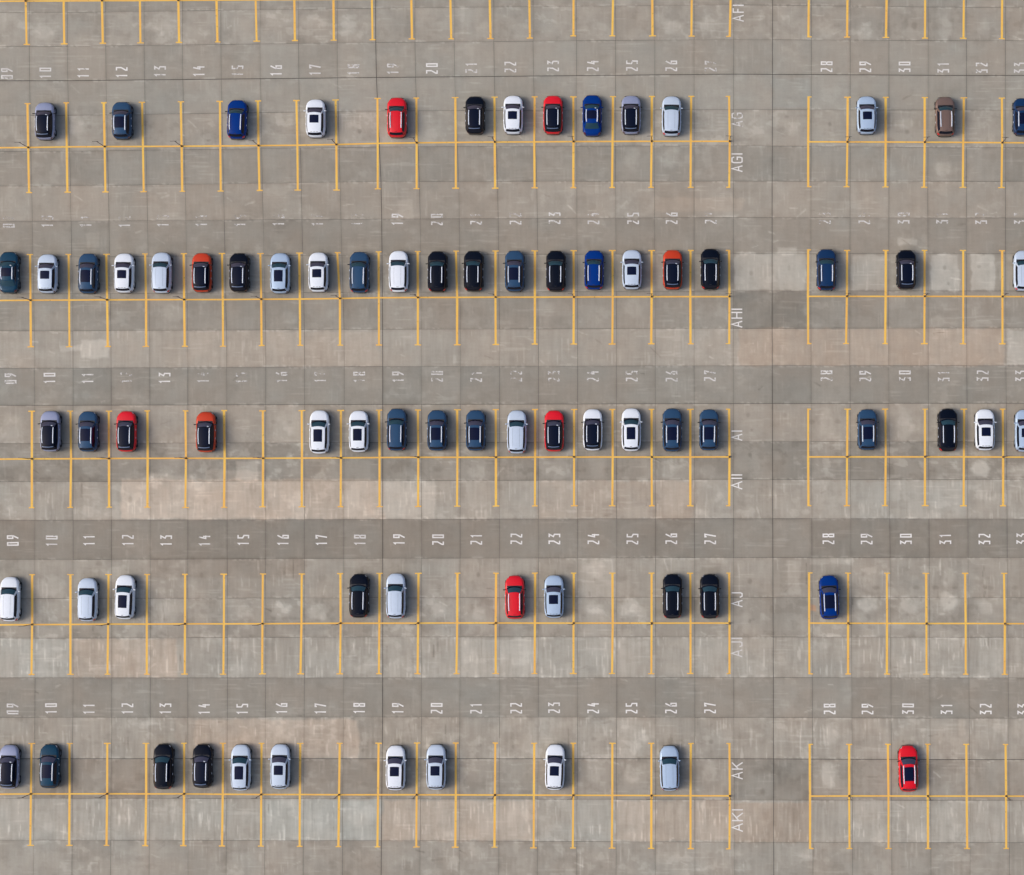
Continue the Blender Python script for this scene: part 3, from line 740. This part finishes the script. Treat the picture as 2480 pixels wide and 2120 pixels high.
        if pano:
            add('spoiler_painted_sheen', MB().grid(lambda u, v: tuple(a+b for a, b in zip(fn(u, v), (0, 0, .004))), -.9, .9, .25, .75, 10, 1).mesh('spoiler_painted_sheen', SPOIL_SHEEN), False, si)  # lip reflection painted on as a lighter blue-grey strip
        else:
            bl = MB()
            for a_, b_ in (((-.62, -.3), (-.2, .2), (.3, .62)) if style in ('sun_small', 'sun_rails') else ((-.18, .18),)):
                bl.grid(lambda u, v: tuple(a+b for a, b in zip(fn(u, v), (0, 0, .004))), a_, b_, .42, .62, 3, 1)
            add('brake_lamp', bl.mesh('brake_lamp', TRIM), False, si)
    if rails:
        for sg in (-1, 1):
            pl = []
            for k in range(11):
                v = .02+.80*k/10 if not sh.sedan else .02+.94*k/10
                p = sh.roof(sg*.87, v); lift = .055*min(1, min(k, 10-k)/1.5)
                pl.append((p[0], p[1], p[2]+lift+.01))
            add('roof_rail', MB().tube(pl, .042, 8, .7).mesh('roof_rail', RAIL))
    # lamps
    for sg in (-1, 1):
        add('headlight', MB().grid(lambda u, v: sh.body(sg*u, v), .49, .60, .006, .04, 6, 4, .012).mesh('headlight', CLEARLAMP))
        if tails:
            add('tail_light', MB().grid(lambda u, v: sh.body(sg*u, v), .45, .64, .944, .987, 6, 5, .014).mesh('tail_light', REDLAMP if not sh.sedan else REDLAMP_DARK))
        else:
            add('tail_light', MB().grid(lambda u, v: sh.body(sg*u, v), .50, .66, .968, .992, 6, 4, .012).mesh('tail_light', REDLAMP_DARK))
    # mirrors
    for sg in (-1, 1):
        ym = sh.y(.315); mm = MB().ellipsoid((sg*1.01, ym-.03, sh.zb+.06), (.105, .055, .075)).tube([(sg*.86, ym+.03, sh.zb+.0), (sg*.98, ym-.02, sh.zb+.04)], .03, 6)
        add('wing_mirror', mm.mesh('wing_mirror', TRIM), 'mirror')
    for sg in (-1, 1):
        for s in (.455, .655):
            add('door_handle', MB().box((sg*.935, sh.y(s), .82), (.035, .17, .035), .25).mesh('door_handle', RAIL), False)
    # wheels
    for sg in (-1, 1):
        for s in (.205, .795):
            c = (sg*.912, sh.y(s), .33)
            tprof = [(-.2*sg, .20), (-.2*sg, .30), (-.17*sg, .325), (-.03*sg, .33), (.005*sg, .31), (.012*sg, .24), (0, .215)]
            t = MB().lathe_x(tprof, 22)
            arch = MB()
            arch.lathe_x([(.0*sg, .335), (.012*sg, .345), (.012*sg, .40), (-.01*sg, .405)], 22)
            w = add('wheel', t.mesh('tyre', RUBBER), ('wheel', c))
            add('wheel_arch', arch.mesh('wheel_arch', TRIM), ('at', (c[0], c[1], c[2]+.02)))
            r = MB().lathe_x([(-.03*sg, .215), (-.01*sg, .205), (-.035*sg, .19)], 22)
            for k in range(5):
                a = 2*math.pi*k/5
                d = Vector((0, math.cos(a), math.sin(a))); tt = Vector((0, -math.sin(a), math.cos(a)))
                b = len(r.v)
                for rr, ww in ((.03, .035), (.2, .028)):
                    for q in (-1, 1): r.v.append(tuple(Vector((-.012*sg, 0, 0))+d*rr+tt*ww*q))
                r.f.append((b, b+1, b+3, b+2))
            r.lathe_x([(-.008*sg, .05), (-.004*sg, .001)], 10)
            add('rim', r.mesh('rim', ALLOY), False, w)
    return parts
STYLES = {k: build_style(k) for k in ('pano', 'sun_small', 'sun_large', 'sun_rails', 'plain_rails', 'plain', 'saloon')}
KINDTXT = {'pano': 'car with black glass roof', 'sun_small': 'car with small square sunroof', 'sun_large': 'car with long sunroof, no rails',
 'sun_rails': 'car with sunroof between rails', 'plain_rails': 'car with closed roof and rails', 'plain': 'car with plain closed roof', 'saloon': 'saloon with sunroof'}
COLTXT = {'white': 'white', 'silver': 'silver', 'pale_blue': 'pale blue', 'grey': 'lilac grey', 'slate': 'slate blue', 'teal': 'dark teal', 'navy': 'dark navy', 'blue': 'royal blue',
 'red': 'bright red', 'orange': 'burnt orange', 'black': 'black', 'brown': 'brown'}
PROTO = {}
def make_proto(style, colour):
    root = bpy.data.objects.new('parked_car', None); root.empty_display_size = .5
    made = []
    for name, me, painted, parent in STYLES[style]:
        o = bpy.data.objects.new(name, me)
        o.parent = root if parent is None else made[parent]
        if isinstance(painted, tuple):
            o.location = painted[1]
        elif painted == 'mirror':
            o.material_slots[0].link = 'OBJECT'
            o.material_slots[0].material = TRIM if (style in ('pano', 'sun_rails', 'plain_rails') and colour in ('slate', 'black', 'orange', 'grey', 'red', 'white', 'blue', 'brown', 'navy')) else PAINT[colour]
        elif painted:
            o.material_slots[0].link = 'OBJECT'; o.material_slots[0].material = PAINT[colour]
        made.append(o)
    return root, made
def place(style, colour, loc, rz, ysc, label):
    key = (style, colour)
    if key not in PROTO:
        PROTO[key] = make_proto(style, colour)
    root0, parts0 = PROTO[key]
    m = {root0: root0.copy()}
    link(m[root0])
    for p in parts0:
        c = p.copy(); m[p] = c; link(c); c.parent = m[p.parent]
    r = m[root0]; r.location = loc; r.rotation_euler = (0, 0, rz); r.scale = (1, ysc, 1)
    tag(r, label, 'car', 'cars parked in the marked stalls')
    return r
# row, tile column, tile row, x0, x1, y0, y1, style, colour, stall, yaw degrees (y as whole-photo pixels when tile row is None)
CARS = [
 ('AG',0,0,277,447,825,1135,'pano','grey',10,0),('AG',0,0,900,1072,820,1130,'sun_rails','slate',12,-.5),('AG',0,0,1832,2005,805,1130,'plain_rails','blue',15,1.5),
 ('AG',1,0,397,567,800,1117,'sun_small','white',17,0),('AG',1,0,1055,1226,785,1117,'plain_rails','red',19,0),('AG',1,0,1690,1856,775,1090,'pano','black',21,0),('AG',1,0,1997,2166,770,1090,'sun_small','white',22,0),
 ('AG',2,0,250,414,770,1090,'pano','red',23,0),('AG',2,0,562,735,765,1105,'saloon','blue',24,0),('AG',2,0,883,1044,770,1090,'pano','grey',25,0),('AG',2,0,1207,1375,775,1105,'plain','silver',26,.5),
 ('AG',3,0,712,885,775,1090,'sun_small','pale_blue',29,-.5),('AG',3,0,1342,1525,780,1107,'plain_rails','brown',31,-1),('AG',3,0,1975,2150,790,1100,'sun_rails','navy',33,0),
 ('AH',0,1,-14,156,265,605,'saloon','teal',9,0),('AH',0,1,298,469,285,605,'sun_small','silver',10,.3),('AH',0,1,627,800,278,608,'sun_rails','slate',11,.6),('AH',0,1,918,1090,278,602,'sun_small','white',12,.4),
 ('AH',0,1,1222,1391,270,605,'plain','silver',13,.3),('AH',0,1,1550,1716,275,597,'pano','orange',14,0),('AH',0,1,1855,2016,275,595,'pano','black',15,0),
 ('AH',1,1,113,276,275,607,'sun_large','pale_blue',16,.3),('AH',1,1,420,588,270,595,'sun_small','white',17,0),('AH',1,1,750,922,265,603,'plain_rails','slate',18,.4),('AH',1,1,1068,1240,257,597,'plain','white',19,0),
 ('AH',1,1,1383,1553,260,595,'plain_rails','black',20,.3),('AH',1,1,1675,1845,257,590,'plain_rails','black',21,.3),('AH',1,1,2008,2177,255,592,'sun_rails','slate',22,0),
 ('AH',2,1,272,437,255,590,'plain_rails','black',23,0),('AH',2,1,582,747,253,577,'plain_rails','blue',24,.4),('AH',2,1,890,1051,250,575,'sun_small','silver',25,0),('AH',2,1,1217,1383,250,575,'pano','orange',26,0),
 ('AH',2,1,1523,1690,240,577,'plain_rails','black',27,0),('AH',3,1,388,558,243,583,'plain_rails','navy',28,0),('AH',3,1,1033,1206,250,573,'pano','black',30,-.3),('AH',3,1,1980,2155,255,587,'plain','silver',33,0),
 ('AI',0,1,322,490,1555,1886,'pano','grey',10,.3),('AI',0,1,627,797,1558,1888,'sun_rails','slate',11,.3),('AI',0,1,938,1107,1557,1888,'pano','red',12,.2),('AI',0,1,1582,1750,1562,1892,'pano','orange',14,.2),
 ('AI',1,1,425,600,1550,1903,'sun_large','white',17,.4),('AI',1,1,747,916,1553,1890,'sun_large','white',18,0),('AI',1,1,1055,1222,1536,1880,'plain_rails','slate',19,.4),('AI',1,1,1383,1548,1548,1880,'sun_rails','slate',20,.2),
 ('AI',1,1,1695,1860,1548,1880,'sun_rails','slate',21,0),('AI',1,1,2028,2194,1550,1902,'plain','silver',22,.3),
 ('AI',2,1,258,425,1551,1886,'pano','red',23,0),('AI',2,1,568,738,1540,1878,'pano','white',24,0),('AI',2,1,880,1050,1534,1883,'sun_large','white',25,0),('AI',2,1,1212,1380,1535,1886,'sun_rails','slate',26,0),('AI',2,1,1510,1678,1542,1878,'sun_rails','slate',27,.4),
 ('AI',3,1,718,890,1541,1874,'sun_rails','slate',29,-.4),('AI',3,1,1365,1545,1536,1886,'plain_rails','black',31,-.3),('AI',3,1,1665,1845,1541,1877,'sun_small','white',32,-.3),('AI',3,1,1988,2168,1545,1888,'sun_small','pale_blue',33,0),
 ('AJ',0,2,-18,176,1128,1490,'plain','white',9,.8),('AJ',0,2,612,803,1137,1490,'plain','silver',11,.6),('AJ',0,2,913,1108,1113,1473,'sun_large','white',12,1.6),
 ('AJ',1,2,748,920,1103,1460,'plain_rails','black',18,.8),('AJ',1,2,1045,1217,1100,1467,'plain','silver',19,0),('AJ',1,2,2010,2180,1117,1470,'plain_rails','red',22,-.6),
 ('AJ',2,2,255,425,1115,1463,'sun_small','pale_blue',23,-.3),('AJ',2,2,1215,1382,1103,1467,'plain_rails','black',26,0),('AJ',2,2,1513,1688,1105,1467,'plain_rails','black',27,-.4),
 ('AJ',3,2,405,585,1115,1473,'sun_rails','blue',28,-2),
 ('AK',0,3,-28,176,715,1075,'pano','grey',9,1),('AK',0,3,307,495,710,1072,'sun_rails','teal',10,1),('AK',0,3,1230,1413,708,1080,'plain_rails','black',13,.5),('AK',0,3,1548,1728,710,1070,'pano','black',14,.6),('AK',0,3,1857,2040,713,1090,'sun_large','silver',15,.4),
 ('AK',1,3,105,285,710,1077,'sun_small','silver',16,.6),('AK',1,3,1043,1217,720,1088,'sun_small','white',19,.3),('AK',1,3,1370,1545,713,1083,'sun_small','silver',20,.2),
 ('AK',2,3,258,437,712,1085,'sun_small','white',23,1.4),('AK',2,3,1188,1362,722,1092,'plain','pale_blue',26,-1),('AK',3,3,1043,1228,720,1100,'sun_rails','red',30,-1.6)]
NAT = {}
for rn, tc, tr, x0, x1, y0, y1, style, colour, stall, yaw in CARS:
    a = T(tc, tr, x0, y0); b = T(tc, tr, x1, y1)
    cx, cy = (a[0]+b[0])/2, (a[1]+b[1])/2
    cx, cy = drop(cx, cy, .75)
    ext = abs(cy-NADY)/CAMH*.5*S                   # lean of the body adds to its seen length
    L_ = (b[1]-a[1])*S-ext-.03
    X, Y = W(cx, cy)
    place(style, colour, (X, Y, 0), math.radians(-yaw), min(max(L_/LEN, .88), 1.1),
          '%s %s in stall %02d of the %s' % (COLTXT[colour], KINDTXT[style], stall, ROWTXT[rn]))

# ------------------------------------------------------------------ posts on every other line crossing
pole = MB().tube([(0, 0, 0), (0, 0, 2.62)], .032, 8).mesh('pole', RUST)
bar = MB().box((-.12, 0, 2.63), (.62, .04, .05), .1).mesh('cross_bar', STEEL)
foot = MB().box((0, 0, .05), (.17, .17, .10), .15).mesh('base', RUST)
STALL_LEFT = {0: 9, 2: 11, 4: 13, 6: 15, 8: 17, 10: 19, 12: 21, 14: 23, 16: 25, 18: 27, 20: 28, 22: 30, 24: 32}
for rn, (tp, jc, bt) in ROWS.items():
    for k in ((0, 2, 4) if rn == 'AF' else range(0, 25, 2)):
        X, Y = W(*jc[k])
        r = link(bpy.data.objects.new('marker_post', None)); r.location = (X, Y, .012)
        r.rotation_euler.z = math.radians(rnd.uniform(-5, 5)); r.empty_display_size = .3
        for nm, me in (('pole', pole), ('cross_bar', bar), ('base', foot)):
            link(bpy.data.objects.new(nm, me), r)
        where = 'at the top edge' if rn == 'AF' else 'behind '+ROWTXT[rn]
        side = 'right of stall %02d' % STALL_LEFT[k]
        tag(r, 'thin dark post at the line crossing %s %s' % (side, where), 'post', 'posts on the yellow line crossings')

# ------------------------------------------------------------------ light, sky, camera
SUN_EL, SUN_AZ = 44.0, 184.0       # light comes from the west: shadows fall east
az = math.radians(SUN_AZ); el = math.radians(SUN_EL)
sd = Vector((math.cos(az)*math.cos(el), math.sin(az)*math.cos(el), math.sin(el)))
sun = bpy.data.lights.new('sun', 'SUN'); sun.energy = .8; sun.angle = math.radians(17); sun.color = (1, .96, .91)
so = link(bpy.data.objects.new('sun', sun)); so.rotation_euler = sd.to_track_quat('Z', 'Y').to_euler(); so.location = sd*100
wd = bpy.data.worlds.new('World'); scene.world = wd; wd.use_nodes = True
nt = wd.node_tree; bg = nt.nodes['Background']
sky = nt.nodes.new('ShaderNodeTexSky'); sky.sky_type = 'NISHITA'; sky.sun_disc = False
sky.sun_elevation = el; sky.sun_rotation = math.atan2(sd.x, sd.y)
sky.dust_density = 5.0; sky.air_density = .75; sky.ozone_density = 1.2
nt.links.new(sky.outputs[0], bg.inputs[0]); bg.inputs[1].default_value = .15

cam = bpy.data.cameras.new('camera'); co = link(bpy.data.objects.new('camera', cam))
nx, ny = W(NADX, NADY)
co.location = (nx, ny, CAMH); co.rotation_euler = (0, 0, 0)
cam.sensor_fit = 'HORIZONTAL'; cam.sensor_width = 36
cam.lens = 36*CAMH/(2480*S)
cam.shift_x = (CXP-NADX)/2480; cam.shift_y = (NADY-CYP)/2480
cam.clip_start = 1; cam.clip_end = 8000
scene.camera = co

scene.view_settings.view_transform = 'Standard'; scene.view_settings.look = 'None'
scene.view_settings.gamma = 1; scene.view_settings.exposure = 0.06
scene.render.engine = 'CYCLES'
